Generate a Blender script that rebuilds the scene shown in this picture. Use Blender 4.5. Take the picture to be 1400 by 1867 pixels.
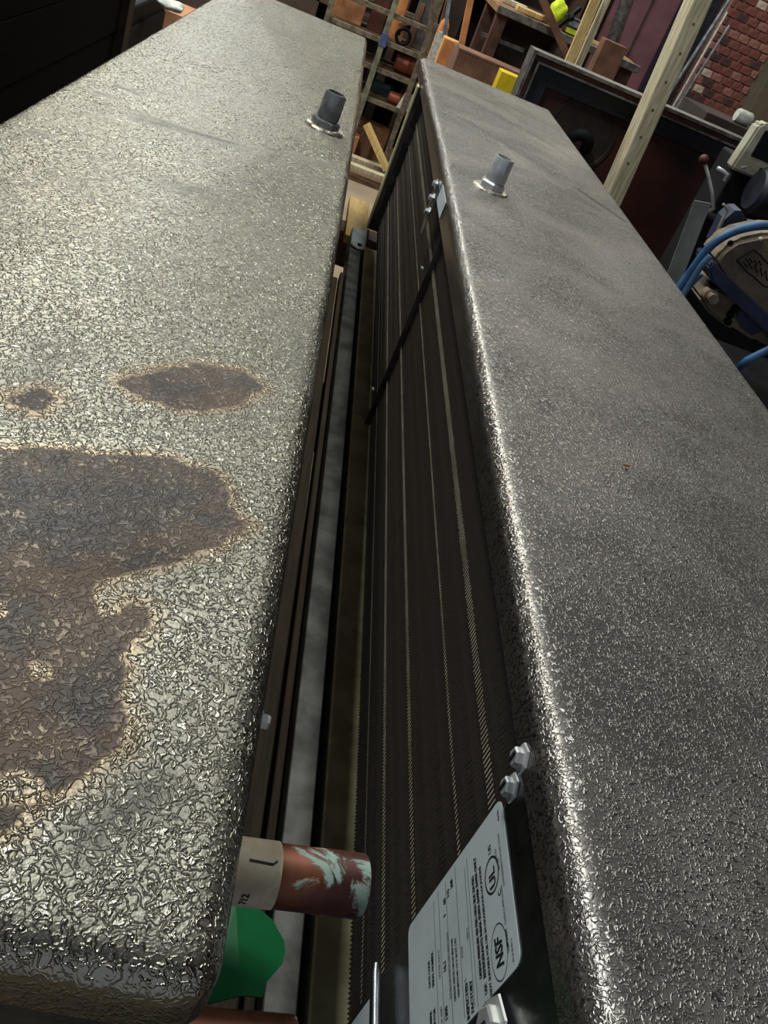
import bpy, bmesh, math, random
from mathutils import Vector, Matrix, noise as mnoise
random.seed(7)
for o in list(bpy.data.objects): bpy.data.objects.remove(o)
S = bpy.context.scene
COL = S.collection
PI = math.pi

# ------------------------------------------------------------ camera
ZC = 1.50                                   # lens height above the floor (m)
F = 1609.0                                  # focal length in pixels of the 1400x1867 frame
AX = Vector((0.93718749, 0.28899813, 0.19534503))    # world axes seen from the camera (right, down, forward)
AY = Vector((0.0061094, -0.57351998, 0.81916879))
AZ = Vector((0.34877253, -0.76652131, -0.53926136))
right = Vector((AX.x, AY.x, AZ.x)); down = Vector((AX.y, AY.y, AZ.y)); fwd = Vector((AX.z, AY.z, AZ.z))
cam_d = bpy.data.cameras.new('camera')
cam = bpy.data.objects.new('camera', cam_d); COL.objects.link(cam)
up = -down; back = -fwd
cam.matrix_world = Matrix(((right.x, up.x, back.x, 0), (right.y, up.y, back.y, 0), (right.z, up.z, back.z, ZC), (0, 0, 0, 1)))
cam_d.sensor_fit = 'VERTICAL'; cam_d.sensor_height = 36.0; cam_d.lens = 36.0 * F / 1867.0
cam_d.clip_start = 0.01; cam_d.clip_end = 100
S.camera = cam

# ------------------------------------------------------------ world, lamps, exposure
S.view_settings.view_transform = 'Standard'; S.view_settings.look = 'None'
S.view_settings.gamma = 1.0; S.view_settings.use_curve_mapping = False
S.view_settings.exposure = 0.0
wd = bpy.data.worlds.new('world'); S.world = wd; wd.use_nodes = True
wd.node_tree.nodes['Background'].inputs[0].default_value = (0.75, 0.85, 1.0, 1)
wd.node_tree.nodes['Background'].inputs[1].default_value = 0.35
CEIL = 4.10
# (x, y, warm 0..1, power)
LAMPS = [(-1.25, 1.5, .40, 95), (-1.45, 3.6, .5, 75), (-1.45, 5.4, .75, 150), (-1.45, 7.6, .15, 130), (-1.35, 10.0, .8, 85),
         (0.36, 2.35, .40, 44), (1.15, 5.6, .6, 45), (2.4, 7.6, .55, 50)]  # last two are unseen lamps added to brighten the background

# ------------------------------------------------------------ pixel -> place
def ray(px, py):
    d = Vector((px - 700, py - 933.5, F))
    return Vector((AX.dot(d), AY.dot(d), AZ.dot(d)))
def at(px, py, Y):                          # where the ray meets the vertical plane y = Y
    d = ray(px, py); d *= Y / d.y; return Vector((d.x, d.y, d.z + ZC))
def atz(px, py, zrel):
    d = ray(px, py); d *= zrel / d.z; return Vector((d.x, d.y, d.z + ZC))
def atx(px, py, X):
    d = ray(px, py); d *= X / d.x; return Vector((d.x, d.y, d.z + ZC))

# ------------------------------------------------------------ materials
def lin(c):
    return tuple(((v / 255) / 12.92 if v / 255 <= .04045 else ((v / 255 + .055) / 1.055) ** 2.4) for v in c)
MATS = {}
class NT:
    def __init__(s, name):
        s.m = bpy.data.materials.new(name); s.m.use_nodes = True
        s.t = s.m.node_tree; s.n = s.t.nodes; s.b = s.n['Principled BSDF']; s.co = s.n.new('ShaderNodeTexCoord')
    def new(s, typ, **kw):
        n = s.n.new(typ)
        for k, v in kw.items(): setattr(n, k, v)
        return n
    def set(s, node, **kw):
        for k, v in kw.items():
            i = node.inputs[k.replace('_', ' ')]
            if isinstance(v, bpy.types.NodeSocket): s.t.links.new(v, i)
            else: i.default_value = v
        return node
    def link(s, a, b): s.t.links.new(a, b)
    def noise(s, scale, detail=3, rough=.55, dist=0.0, vec=None, stretch=None):
        n = s.new('ShaderNodeTexNoise')
        s.set(n, Scale=scale, Detail=detail, Roughness=rough, Distortion=dist)
        v = vec or s.co.outputs['Object']
        if stretch:
            mp = s.new('ShaderNodeMapping'); s.link(v, mp.inputs['Vector']); mp.inputs['Scale'].default_value = stretch; v = mp.outputs[0]
        s.link(v, n.inputs['Vector']); return n.outputs['Fac']
    def math(s, op, a, b=0.0, c=0.0, clamp=False):
        n = s.new('ShaderNodeMath', operation=op, use_clamp=clamp)
        for i, v in enumerate((a, b, c)):
            if isinstance(v, bpy.types.NodeSocket): s.link(v, n.inputs[i])
            else: n.inputs[i].default_value = v
        return n.outputs[0]
    def smooth(s, x, lo, hi, olo=0.0, ohi=1.0):
        n = s.new('ShaderNodeMapRange', interpolation_type='SMOOTHSTEP')
        s.link(x, n.inputs[0])
        for i, v in enumerate((lo, hi, olo, ohi)): n.inputs[i + 1].default_value = v
        return n.outputs[0]
    def mix(s, fac, a, b):
        n = s.new('ShaderNodeMix', data_type='RGBA')
        for i, v in ((0, fac), (6, a), (7, b)):
            if isinstance(v, bpy.types.NodeSocket): s.link(v, n.inputs[i])
            else: n.inputs[i].default_value = v if i == 0 else (*v[:3], 1)
        return n.outputs[2]
    def attr(s, name):
        n = s.new('ShaderNodeAttribute'); n.attribute_name = name; return n.outputs['Fac']
    def bump(s, h, dist, strength=1.0, prev=None):
        n = s.new('ShaderNodeBump'); n.inputs['Strength'].default_value = strength; n.inputs['Distance'].default_value = dist
        s.link(h, n.inputs['Height'])
        if prev: s.link(prev, n.inputs['Normal'])
        return n.outputs[0]
def P(name, c1, c2=None, rough=.7, metal=0.0, scale=20.0, bump=0.0, bscale=80.0, stretch=None, detail=4, lo=.35, hi=.65, spec=.4):
    if name in MATS: return MATS[name]
    k = NT(name); b = k.b
    b.inputs['Roughness'].default_value = rough; b.inputs['Metallic'].default_value = metal
    b.inputs['Specular IOR Level'].default_value = spec
    c1 = lin(c1); c2 = lin(c2) if c2 else tuple(v * .7 for v in c1)
    nz = k.noise(scale, detail, stretch=stretch)
    k.link(k.mix(k.smooth(nz, lo, hi), c1, c2), b.inputs['Base Color'])
    if bump:
        k.link(k.bump(k.noise(bscale, 3, stretch=stretch), bump), b.inputs['Normal'])
    MATS[name] = k.m; return k.m

def stucco(name, base, dust, dust_amt, rough, stains=False, sc=1.0, depth=.0009):
    """embossed aluminium sheet: wormy raised ridges, a film of dust and, where asked, dried brown stains"""
    k = NT(name); b = k.b; ob = k.co.outputs['Object']
    # wormy ridges: |noise - .5|, slightly stretched
    warp = k.new('ShaderNodeTexNoise'); k.set(warp, Scale=100.0 * sc, Detail=2.0); k.link(ob, warp.inputs['Vector'])
    v = k.new('ShaderNodeVectorMath', operation='MULTIPLY_ADD'); k.link(warp.outputs['Color'], v.inputs[0]); v.inputs[1].default_value = (.008, .008, .008); k.link(ob, v.inputs[2])
    n1 = k.noise(235 * sc, 1.0, .4, .6, v.outputs[0]); r1 = k.math('ABSOLUTE', k.math('SUBTRACT', n1, .5))
    ridge = k.smooth(r1, .0, .115, 1.0, 0.0)
    n2 = k.noise(430 * sc, 2, .5, .3, ob)
    h = k.math('ADD', k.math('MULTIPLY', ridge, .75), k.math('MULTIPLY', n2, .55))
    fine = k.noise(1400, 2, .6)
    h = k.math('ADD', h, k.math('MULTIPLY', fine, .10))
    dn = k.noise(5.5, 6, .62, .8); streak = k.noise(9, 5, .6, .5, stretch=(.8, 1.5, 1))
    dmask = k.math('MULTIPLY', k.smooth(k.math('ADD', k.math('MULTIPLY', dn, .75), k.math('MULTIPLY', streak, .25)), .25, .75), dust_amt, clamp=True)
    dmask = k.math('ADD', dmask, dust_amt * .45, clamp=True)
    # dust masked off the raised ridges, painting their glints into the colour
    dmask = k.math('MULTIPLY', dmask, k.math('SUBTRACT', 1.1, k.math('MULTIPLY', ridge, 1.05)), clamp=True)
    geo = k.new('ShaderNodeNewGeometry'); sep = k.new('ShaderNodeSeparateXYZ'); k.link(geo.outputs['Normal'], sep.inputs[0])
    flat = k.smooth(sep.outputs[2], .80, .992)                       # dust settles on the level sheet, the bends are rubbed clean
    dmask = k.math('MULTIPLY', dmask, k.math('ADD', .12, k.math('MULTIPLY', flat, .88)))
    smear = k.attr('smear')
    dcol = k.mix(k.noise(24, 4), lin(dust), tuple(v * .62 for v in lin(dust)))
    dmask = k.math('ADD', dmask, k.math('MULTIPLY', smear, .45), clamp=True)
    col = k.mix(dmask, lin(base), dcol)
    met = k.math('SUBTRACT', 1.0, dmask, clamp=True)
    ro = k.math('ADD', rough, k.math('MULTIPLY', dmask, .45))
    ro = k.math('ADD', ro, k.math('MULTIPLY', k.math('SUBTRACT', k.noise(7, 3), .5), .12))
    bstr = 1.0
    hh = h
    if stains:
        st = k.attr('stain')
        nz = k.math('SUBTRACT', k.noise(34, 7, .62, .4), .5)
        f = k.math('ADD', k.math('ADD', st, .0035), k.math('MULTIPLY', nz, .022))
        smask = k.smooth(f, -.0012, .0022)
        halo = k.smooth(f, -.014, .004)
        blot = k.smooth(k.noise(26, 6, .65, .6), .34, .68)
        deep = k.smooth(k.math('ADD', st, k.math('MULTIPLY', k.math('SUBTRACT', k.noise(22, 5), .5), .05)), .004, .034)
        scol = k.mix(blot, lin((84, 63, 47)), lin((54, 40, 32)))
        scol = k.mix(k.math('MULTIPLY', deep, .75), scol, lin((38, 31, 28)))
        glint = k.smooth(k.math('MULTIPLY', ridge, k.noise(50, 4)), .38, .62)          # painted glints: stain cover thinned along the ridges
        cover = k.math('MULTIPLY', smask, k.math('SUBTRACT', 1.0, k.math('MULTIPLY', glint, .38)), clamp=True)
        hcol = k.mix(k.math('MULTIPLY', halo, .5), col, lin((150, 118, 78)))
        col = k.mix(cover, hcol, scol)
        met = k.math('MULTIPLY', met, k.math('SUBTRACT', 1.0, k.math('MULTIPLY', cover, .95)))
        ro = k.math('ADD', ro, k.math('MULTIPLY', cover, .26), clamp=True)
        hh = k.math('ADD', k.math('MULTIPLY', h, k.math('SUBTRACT', 1.0, k.math('MULTIPLY', smask, .55))), k.math('MULTIPLY', k.math('MULTIPLY', smask, k.noise(120, 5, .65)), .7))
    k.link(col, b.inputs['Base Color']); k.link(met, b.inputs['Metallic']); k.link(ro, b.inputs['Roughness'])
    hh = k.math('MULTIPLY', hh, k.smooth(sep.outputs[2], .25, .96, .22, 1.0))
    k.link(k.bump(hh, depth, bstr), b.inputs['Normal'])
    MATS[name] = k.m; return k.m

M_PAN_L = stucco('stucco_aluminium_stained', (160, 154, 140), (46, 42, 36), .36, .19, True, 1.05, .00105)
M_PAN_R = stucco('stucco_aluminium_dusty', (160, 153, 146), (60, 52, 46), .76, .20, False, 1.3, .00062)
M_ALU = P('mill_aluminium', (150, 152, 156), (104, 106, 110), .32, 1, 14, .0002, 260)
M_GALV = P('galvanised_steel', (116, 113, 106), (76, 72, 68), .5, .6, 26, .0002, 90, lo=.3, hi=.7)
M_GALVO = P('galvanised_steel_olive', (186, 176, 136), (152, 142, 108), .55, .2, 18, .0002, 90)
M_ZINC = P('zinc_plate', (214, 215, 214), (182, 184, 184), .25, .55, 40)
M_STEEL = P('dull_grey_steel', (226, 226, 224), (196, 196, 196), .22, .4, 60)
M_SOLDER = P('sealant_bead', (206, 196, 178), (140, 128, 114), .38, .7, 160, .0012, 220)
M_BORE = P('dark_bore', (16, 15, 14), (10, 10, 9), .8)
M_FIN = P('fin_aluminium', (150, 141, 132), (138, 130, 122), .5, .4, 300)
M_TAB = P('fin_collar_glint', (226, 214, 192), (186, 174, 152), .4, .35, 30)
M_DARKSHEET = P('dark_sheet_metal', (92, 88, 86), (66, 62, 60), .45, .9, 22)
M_LABEL = P('label_stock', (188, 196, 198), (178, 186, 188), .55, 0, 30)
M_INK = P('label_ink', (20, 22, 26), (26, 28, 32), .6)
M_PAPER = P('paper_sticker', (214, 198, 172), (190, 172, 146), .7, 0, 60)
M_GREEN = P('green_plastic', (0, 142, 76), (0, 126, 64), .45, 0, 20)
M_BATTEN = P('brown_batten', (84, 68, 46), (66, 53, 36), .75, 0, 9, .0004, 60, (30, 1.2, 30))
M_TAN = P('tan_plywood', (206, 170, 104), (186, 148, 86), .7, 0, 12, .0004, 90, (14, 2, 14))
M_TIMBER = P('timber', (200, 190, 164), (158, 142, 110), .75, 0, 10, .0008, 60, (12, 12, 1.0), lo=.3, hi=.7)
M_OLDWOOD = P('old_wood', (108, 84, 60), (66, 50, 36), .8, 0, 8, .001, 40, (1, 12, 12))
M_DARKWOOD = P('near_black_wood', (14, 10, 10), (9, 7, 7), .95, 0, 6, .001, 40, (12, 1, 12), spec=.08)
M_BLACK = P('black_metal', (18, 18, 20), (11, 11, 13), .7, 0, 20, spec=.2)
M_NAVY = P('navy_enamel', (30, 32, 44), (20, 22, 30), .5, 0, 18)
M_RUST = P('dark_red_brown_panel', (74, 34, 22), (48, 24, 18), .6, 0, 7, lo=.3, hi=.7)
M_RIM = P('grey_rim_steel', (128, 122, 116), (88, 82, 78), .5, .6, 30)
M_CARD = P('cardboard', (168, 118, 82), (140, 96, 66), .85, 0, 14)
M_CARDO = P('orange_cardboard', (196, 132, 80), (170, 108, 62), .85, 0, 14)
M_CARDD = P('brown_cardboard', (118, 82, 62), (92, 62, 48), .85, 0, 12)
M_YEL = P('yellow_plastic', (206, 178, 22), (186, 158, 16), .55)
M_LIME = P('lime_fabric', (198, 214, 44), (168, 188, 30), .8, 0, 30, .002, 60)
M_WHITE = P('white_cloth', (206, 208, 202), (168, 168, 160), .8, 0, 40)
M_BLUE = P('blue_paint', (60, 104, 146), (40, 74, 110), .5, 0, 20)
M_NBLUE = P('worn_blue_casting', (48, 56, 84), (34, 40, 62), .6, 0, 12)
M_TANCAST = P('dusty_tan_casting', (132, 114, 92), (88, 76, 64), .7, 0, 14, .001, 60, lo=.3, hi=.7)
M_CREAM = P('cream_enamel', (178, 172, 150), (132, 122, 102), .55, 0, 10)
M_GREYSHEET = P('grey_sheet_metal', (150, 150, 146), (128, 128, 124), .5, .4, 12)
M_COPPERROLL = P('brown_copper', (150, 84, 62), (104, 56, 42), .5, .5, 20)
M_TEAL = P('teal_plastic', (52, 84, 98), (38, 62, 74), .6)
M_RACK = P('rack_steel', (118, 108, 90), (80, 72, 60), .6, .3, 30)
M_FLOOR = P('worn_concrete', (150, 132, 110), (108, 94, 78), .8, 0, 1.6, .002, 12, detail=8, lo=.25, hi=.75)
M_DARKWALL = P('dark_far_wall', (70, 54, 46), (44, 34, 30), .9, 0, 2.0, .003, 20)
M_ROOM = P('brown_plaster', (116, 100, 86), (90, 78, 66), .9, 0, 2.0)
M_OLIVE = P('olive_grey_wall', (104, 94, 80), (84, 76, 64), .9, 0, 3.0)
M_CEIL = P('dark_ceiling', (58, 52, 46), (38, 34, 30), .9, 0, 1.0)
M_DOOR = P('maroon_door', (116, 76, 82), (100, 64, 70), .7, 0, 4)
M_MORTAR = P('mortar', (164, 128, 116), (136, 102, 94), .95, 0, 20, .002, 60)
M_BRICK = [P('brick_red', (134, 80, 70), (108, 62, 54), .9, 0, 22, .002, 70), P('brick_dark', (88, 60, 58), (68, 48, 48), .9, 0, 22, .002, 70),
           P('brick_pink', (160, 112, 102), (136, 88, 80), .9, 0, 22, .002, 70), P('brick_pale', (206, 190, 176), (176, 150, 138), .9, 0, 22, .002, 70)]
M_PIPE = P('painted_conduit', (150, 158, 166), (112, 118, 126), .45, .4, 20)
M_SPRUCE = P('pale_spruce', (206, 178, 120), (170, 140, 88), .75, 0, 12, .0008, 60, (14, 14, 1.2))
def copper():
    k = NT('oxidised_copper'); b = k.b
    n = k.noise(16, 5, .6, .5); col = k.mix(k.smooth(n, .38, .62), lin((122, 74, 54)), lin((78, 46, 42)))
    v = k.smooth(k.math('ADD', k.noise(46, 6, .65, .6), k.math('MULTIPLY', k.attr('verd'), .17)), .62, .70)
    k.link(k.mix(v, col, lin((136, 152, 142))), b.inputs['Base Color'])
    k.link(k.math('SUBTRACT', .6, k.math('MULTIPLY', v, .58)), b.inputs['Metallic'])
    k.link(k.math('ADD', .5, k.math('MULTIPLY', v, .4)), b.inputs['Roughness'])
    k.link(k.bump(v, .0004), b.inputs['Normal'])
    return k.m
M_COPPER = copper()
def glow(name, c, s):
    k = NT(name); k.b.inputs['Emission Color'].default_value = (*c, 1); k.b.inputs['Emission Strength'].default_value = s
    k.b.inputs['Base Color'].default_value = (.8, .8, .8, 1); return k.m

# ------------------------------------------------------------ object helpers
def props(o, label=None, cat=None, group=None, kind=None):
    if label: o['label'] = label
    if cat: o['category'] = cat
    if group: o['group'] = group
    if kind: o['kind'] = kind
    return o
def thing(name, label, cat, loc=(0, 0, 0), group=None, rot=None):
    o = bpy.data.objects.new(name, None); COL.objects.link(o); o.location = loc; o.empty_display_size = .05
    if rot: o.rotation_euler = rot
    return props(o, label, cat, group)
def obj(name, bm, mat, parent=None, smooth=False, local=False):
    """bm is in world coordinates unless local; an unrotated parent only shifts it"""
    bmesh.ops.recalc_face_normals(bm, faces=bm.faces)
    me = bpy.data.meshes.new(name); bm.to_mesh(me); bm.free()
    o = bpy.data.objects.new(name, me); COL.objects.link(o)
    for m in (mat if isinstance(mat, (list, tuple)) else [mat]): me.materials.append(m)
    if smooth:
        me.polygons.foreach_set('use_smooth', [True] * len(me.polygons))
        if smooth != 'all': me.set_sharp_from_angle(angle=math.radians(38))
    if parent:
        o.parent = parent
        if not local:
            off = Vector((0, 0, 0)); p = parent
            while p: off += p.location; p = p.parent
            o.location = -off
    return o
def lone(name, bm, mat, label, cat, group=None, smooth=False, kind=None):
    return props(obj(name, bm, mat, None, smooth), label, cat, group, kind)
def B(): return bmesh.new()
def box(bm, x0, x1, y0, y1, z0, z1, bev=0.0, M=None):
    r = bmesh.ops.create_cube(bm, size=1.0)
    vs = r['verts']
    for v in vs:
        v.co = Vector(((x0 + x1) / 2 + v.co.x * (x1 - x0), (y0 + y1) / 2 + v.co.y * (y1 - y0), (z0 + z1) / 2 + v.co.z * (z1 - z0)))
    if bev:
        es = list({e for v in vs for e in v.link_edges})
        r2 = bmesh.ops.bevel(bm, geom=es, offset=bev, segments=2, profile=.5, affect='EDGES')
        vs = list({v for f in r2['faces'] for v in f.verts} | {v for v in vs if v.is_valid})
    if M:
        for v in vs: v.co = M @ v.co
    return bm
def bx(*a, **k): return box(B(), *a, **k)
def frame_of(d):
    d = d.normalized(); u = d.cross(Vector((0, 0, 1)))
    if u.length < 1e-4: u = d.cross(Vector((1, 0, 0)))
    u.normalize(); return d, u, d.cross(u)
def tube(bm, pts, r, n=12, cap=True, closed=False):
    pts = [Vector(p) for p in pts]; rings = []
    for i, p in enumerate(pts):
        a = pts[max(i - 1, 0)]; c = pts[min(i + 1, len(pts) - 1)]
        d, u, w = frame_of(c - a); rr = r[i] if isinstance(r, (list, tuple)) else r
        if rings:
            pu = prev_u; u = (pu - d * pu.dot(d)).normalized(); w = d.cross(u)
        prev_u = u
        rings.append([bm.verts.new(p + (u * math.cos(t) + w * math.sin(t)) * rr) for t in (2 * PI * k / n for k in range(n))])
    for a, c in zip(rings, rings[1:]):
        for k in range(n): bm.faces.new((a[k], a[(k + 1) % n], c[(k + 1) % n], c[k]))
    if cap: bm.faces.new(rings[0][::-1]); bm.faces.new(rings[-1])
    return bm
def lathe(bm, o, d, prof, n=24, phase=0.0):
    """prof: (distance along d, radius) rings; radius 0 closes"""
    o = Vector(o); d, u, w = frame_of(Vector(d)); prev = None
    for h, r in prof:
        if r <= 0: ring = [bm.verts.new(o + d * h)]
        else: ring = [bm.verts.new(o + d * h + (u * math.cos(t) + w * math.sin(t)) * r) for t in (phase + 2 * PI * k / n for k in range(n))]
        if prev:
            for k in range(n):
                a = prev[k % len(prev)]; b_ = prev[(k + 1) % len(prev)]; c = ring[(k + 1) % len(ring)]; e = ring[k % len(ring)]
                f = list(dict.fromkeys((a, b_, c, e)))
                if len(f) > 2: bm.faces.new(f)
        prev = ring
    return bm
def prism(bm, pts, thick):
    """closed outline of 3-D points, thickened along vector"""
    a = [bm.verts.new(Vector(p)) for p in pts]; b_ = [bm.verts.new(Vector(p) + Vector(thick)) for p in pts]
    bm.faces.new(a); bm.faces.new(b_[::-1]); n = len(pts)
    for i in range(n): bm.faces.new((a[i], b_[i], b_[(i + 1) % n], a[(i + 1) % n]))
    return bm
def beam(bm, p, q, w, h, upv=(0, 0, 1)):
    p = Vector(p); q = Vector(q); d = (q - p).normalized(); s = d.cross(Vector(upv))
    if s.length < 1e-4: s = Vector((1, 0, 0))
    s.normalize(); t = s.cross(d)
    c = [(-1, -1), (1, -1), (1, 1), (-1, 1)]
    return prism(bm, [p + s * (a * w / 2) + t * (b_ * h / 2) for a, b_ in c], q - p)
def text_mesh(items, M):
    """items: (string, x, y, size, shear, bold, xscale) laid out flat, joined into one mesh, moved by M"""
    bm = B()
    for (s, x, y, size, shear, bold, xs) in items:
        cu = bpy.data.curves.new('t', 'FONT'); cu.body = s; cu.size = size; cu.shear = shear; cu.offset = bold; cu.resolution_u = 2
        o = bpy.data.objects.new('t', cu); COL.objects.link(o); bpy.context.view_layer.update()
        me = bpy.data.meshes.new_from_object(o.evaluated_get(bpy.context.evaluated_depsgraph_get()))
        me.transform(M @ Matrix.Translation((x, y, 0)) @ Matrix.Diagonal((xs, 1, 1, 1)))
        bm.from_mesh(me); bpy.data.objects.remove(o); bpy.data.curves.remove(cu); bpy.data.meshes.remove(me)
    return bm
def sd_poly(p, poly):
    x, y = p; d = 1e9; ins = False; n = len(poly)
    for i in range(n):
        ax, ay = poly[i]; bx_, by = poly[(i + 1) % n]
        ex, ey = bx_ - ax, by - ay; t = max(0, min(1, ((x - ax) * ex + (y - ay) * ey) / (ex * ex + ey * ey + 1e-12)))
        d = min(d, math.hypot(x - ax - t * ex, y - ay - t * ey))
        if (ay > y) != (by > y) and x < (bx_ - ax) * (y - ay) / (by - ay) + ax: ins = not ins
    return d if ins else -d
def seg_d(p, a, b):
    ex, ey = b[0] - a[0], b[1] - a[1]; t = max(0, min(1, ((p[0] - a[0]) * ex + (p[1] - a[1]) * ey) / (ex * ex + ey * ey)))
    return math.hypot(p[0] - a[0] - t * ex, p[1] - a[1] - t * ey)

# ------------------------------------------------------------ setting
def struct(name, bm, mat, **k): return props(obj(name, bm, mat, **k), kind='structure')
struct('floor', bx(-5, 6, -3, 13.2, -.1, 0), M_FLOOR)
struct('ceiling', bx(-5, 6, -3, 13.2, CEIL, CEIL + .1), M_CEIL)
struct('wall_left', bx(-5.1, -5, -3, 13.2, 0, CEIL), M_ROOM)
struct('wall_right', bx(6, 6.1, -3, 13.2, 0, CEIL), M_ROOM)
wn = struct('window_1', bx(-5.0, -4.97, -.1, 6.5, 1.85, 3.65), P('window_frame_paint', (120, 112, 100), (96, 90, 80), .6))
M_PANE = glow('daylit_pane', (.62, .80, 1.0), 1.0)
for i in range(6):
    for j in range(2): obj('pane', bx(-4.972, -4.962, -.02 + i * 1.085, .98 + i * 1.085, 1.92 + j * .85, 2.72 + j * .85), M_PANE, wn)
struct('wall_back', bx(-5, 6, 13.2, 13.3, 0, CEIL), M_DARKWALL)

def lamp(i, x, y, warm, power):
    c = [a + (b_ - a) * warm for a, b_ in zip((.58, .80, 1.0), (1.0, .84, .54))]
    t = thing('ceiling_light', 'long hanging workshop ceiling light, number from the front', 'ceiling light', (x, y, CEIL - .10), 'ceiling lights over the units')
    obj('housing', bx(x - .24, x + .24, y - .62, y + .62, CEIL - .10, CEIL - .02), M_CREAM, t)
    ld = bpy.data.lights.new('lamp_light', 'AREA'); ld.shape = 'RECTANGLE'; ld.size = .20; ld.size_y = 1.2; ld.energy = power; ld.color = c
    lo = bpy.data.objects.new('lamp_light', ld); COL.objects.link(lo); lo.location = (0, 0, -.02); lo.parent = t
    t['label'] = ['warm', 'second', 'third', 'cool bluish', 'farthest', 'lone', 'right hand', 'distant'][i] + ' hanging strip light ' + \
        ['nearest in the left row', 'in the left row from the front', 'in the left row from the front', 'in the left row', 'in the left row', 'above the gap between the units', 'added above the work table to brighten the background', 'added above the maroon door to brighten the far wall'][i]
for i, L in enumerate(LAMPS): lamp(i, *L)

# ------------------------------------------------------------ the evaporator units (upside down, drain pans on top)
ZT = ZC - .30                    # drain height of the pans
def pan(x0, x1, y0, y1, dx, dy, drop, mat, parent, stains=(), bare=(), smears=(), seed=0, fl=.042):
    r = .017; bm = B()
    lst = bm.verts.layers.float.new('stain'); lsm = bm.verts.layers.float.new('smear')
    X0, X1, Y0, Y1 = x0 + r, x1 - r, y0 + r, y1 - r
    nx = max(2, int((X1 - X0) / .006)); ny = int((Y1 - Y0) / .0065)
    def height(x, y):
        lf, rt = dx - X0, X1 - dx
        kl, kr = min(1, .18 if lf < rt else 1), min(1, .18 if rt < lf else 1)      # the narrow side by the drain is almost level
        t = max(kr * (x - dx) / rt, kl * (dx - x) / lf, (y - dy) / (Y1 - dy), (dy - y) / (dy - Y0), 0)
        w = mnoise.noise(Vector((x * 7 + seed, y * 5, seed))) * .0008 + mnoise.noise(Vector((x * 17, y * 13 + seed, 3))) * .00012
        edge = min(x - X0, X1 - x, y - Y0, Y1 - y) / .03
        return ZT - drop * t + w * min(1, max(0, edge))
    def put(x, y, z):
        v = bm.verts.new((x, y, z)); s = -1.0
        for p in stains: s = max(s, sd_poly((x, y), p))
        for (bx_, by, br) in bare: s = min(s, math.hypot(x - bx_, y - by) - br)
        v[lst] = max(-.06, min(.06, s)); m = 0
        for (a, b_, w, amt) in smears:
            d = seg_d((x, y), a, b_)
            if d < w: m += amt * (1 - d / w) ** 1.2
        v[lsm] = m; return v
    g = [[put(X0 + (X1 - X0) * i / nx, Y0 + (Y1 - Y0) * j / ny, height(X0 + (X1 - X0) * i / nx, Y0 + (Y1 - Y0) * j / ny)) for j in range(ny + 1)] for i in range(nx + 1)]
    for i in range(nx):
        for j in range(ny): bm.faces.new((g[i][j], g[i + 1][j], g[i + 1][j + 1], g[i][j + 1]))
    # perimeter loop with outward directions; corners fan out
    loop = [(g[i][0], (0, -1)) for i in range(nx + 1)] + [(g[nx][0], (math.cos(a), math.sin(a))) for a in (-PI / 3, -PI / 6)]
    loop += [(g[nx][j], (1, 0)) for j in range(ny + 1)] + [(g[nx][ny], (math.cos(a), math.sin(a))) for a in (PI / 6, PI / 3)]
    loop += [(g[i][ny], (0, 1)) for i in range(nx, -1, -1)] + [(g[0][ny], (math.cos(a), math.sin(a))) for a in (PI * 2 / 3, PI * 5 / 6)]
    loop += [(g[0][j], (-1, 0)) for j in range(ny, -1, -1)] + [(g[0][0], (math.cos(a), math.sin(a))) for a in (PI * 7 / 6, PI * 4 / 3)]
    prof = [(r * math.sin(a), -r * (1 - math.cos(a))) for a in (PI / 10, PI / 5, PI * 3 / 10, PI * 2 / 5, PI / 2)]
    prof += [(r, -.024), (r, None), (r - .0015, None), (r - .008, None)]
    prev = [v for v, _ in loop]
    for k, (o_, dz) in enumerate(prof):
        ring = []
        for v, d in loop:
            zz = v.co.z + dz if dz is not None else ZT - (fl if k == 6 else fl + .0012)
            nv = bm.verts.new((v.co.x + d[0] * o_, v.co.y + d[1] * o_, zz)); nv[lst] = -.06 if k > 2 else v[lst]; nv[lsm] = v[lsm]; ring.append(nv)
        n = len(loop)
        for q in range(n):
            f = list(dict.fromkeys((prev[q], prev[(q + 1) % n], ring[(q + 1) % n], ring[q])))
            if len(f) > 2:
                try: bm.faces.new(f)
                except ValueError: pass
        prev = ring
    return obj('drain_pan', bm, mat, parent, smooth=True)

def drain_fitting(x, y, parent, phase, lean, mat):
    d = Vector((lean, .02, 1)); o = Vector((x, y, ZT - .002))
    f = obj('drain_fitting', lathe(B(), o, d, [(.014, .0), (.014, .0155), (.018, .0168), (.0505, .0160), (.053, .0148), (.053, .0128), (.020, .0125), (.020, 0)], 32), mat, parent, smooth=True)
    obj('hex_nut', lathe(B(), o, d, [(.002, 0), (.002, .0195), (.0035, .0215), (.0125, .0215), (.0145, .0195), (.0145, .0)], 6, phase), mat, f)
    bm = B(); n = 40; prev = None
    for k, (h, rr) in enumerate([(-.001, .029), (.002, .0285), (.004, .026), (.0045, .021), (.003, .012)]):
        ring = []
        for q in range(n):
            a = 2 * PI * q / n; w = 1 + .16 * mnoise.noise(Vector((math.cos(a) * 2.3 + x * 9, math.sin(a) * 2.3, k * .4)))
            ring.append(bm.verts.new((x + math.cos(a) * rr * w, y + math.sin(a) * rr * w, ZT - .0015 + h + .001 * mnoise.noise(Vector((a * 3, k, 1))))))
        if prev:
            for q in range(n): bm.faces.new((prev[q], prev[(q + 1) % n], ring[(q + 1) % n], ring[q]))
        prev = ring
    bm.faces.new(prev)
    obj('sealant_bead', bm, M_SOLDER, f, smooth=True)
    obj('bore', lathe(B(), o, d, [(.0495, 0), (.0495, .0125)], 24), M_BORE, f)
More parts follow.
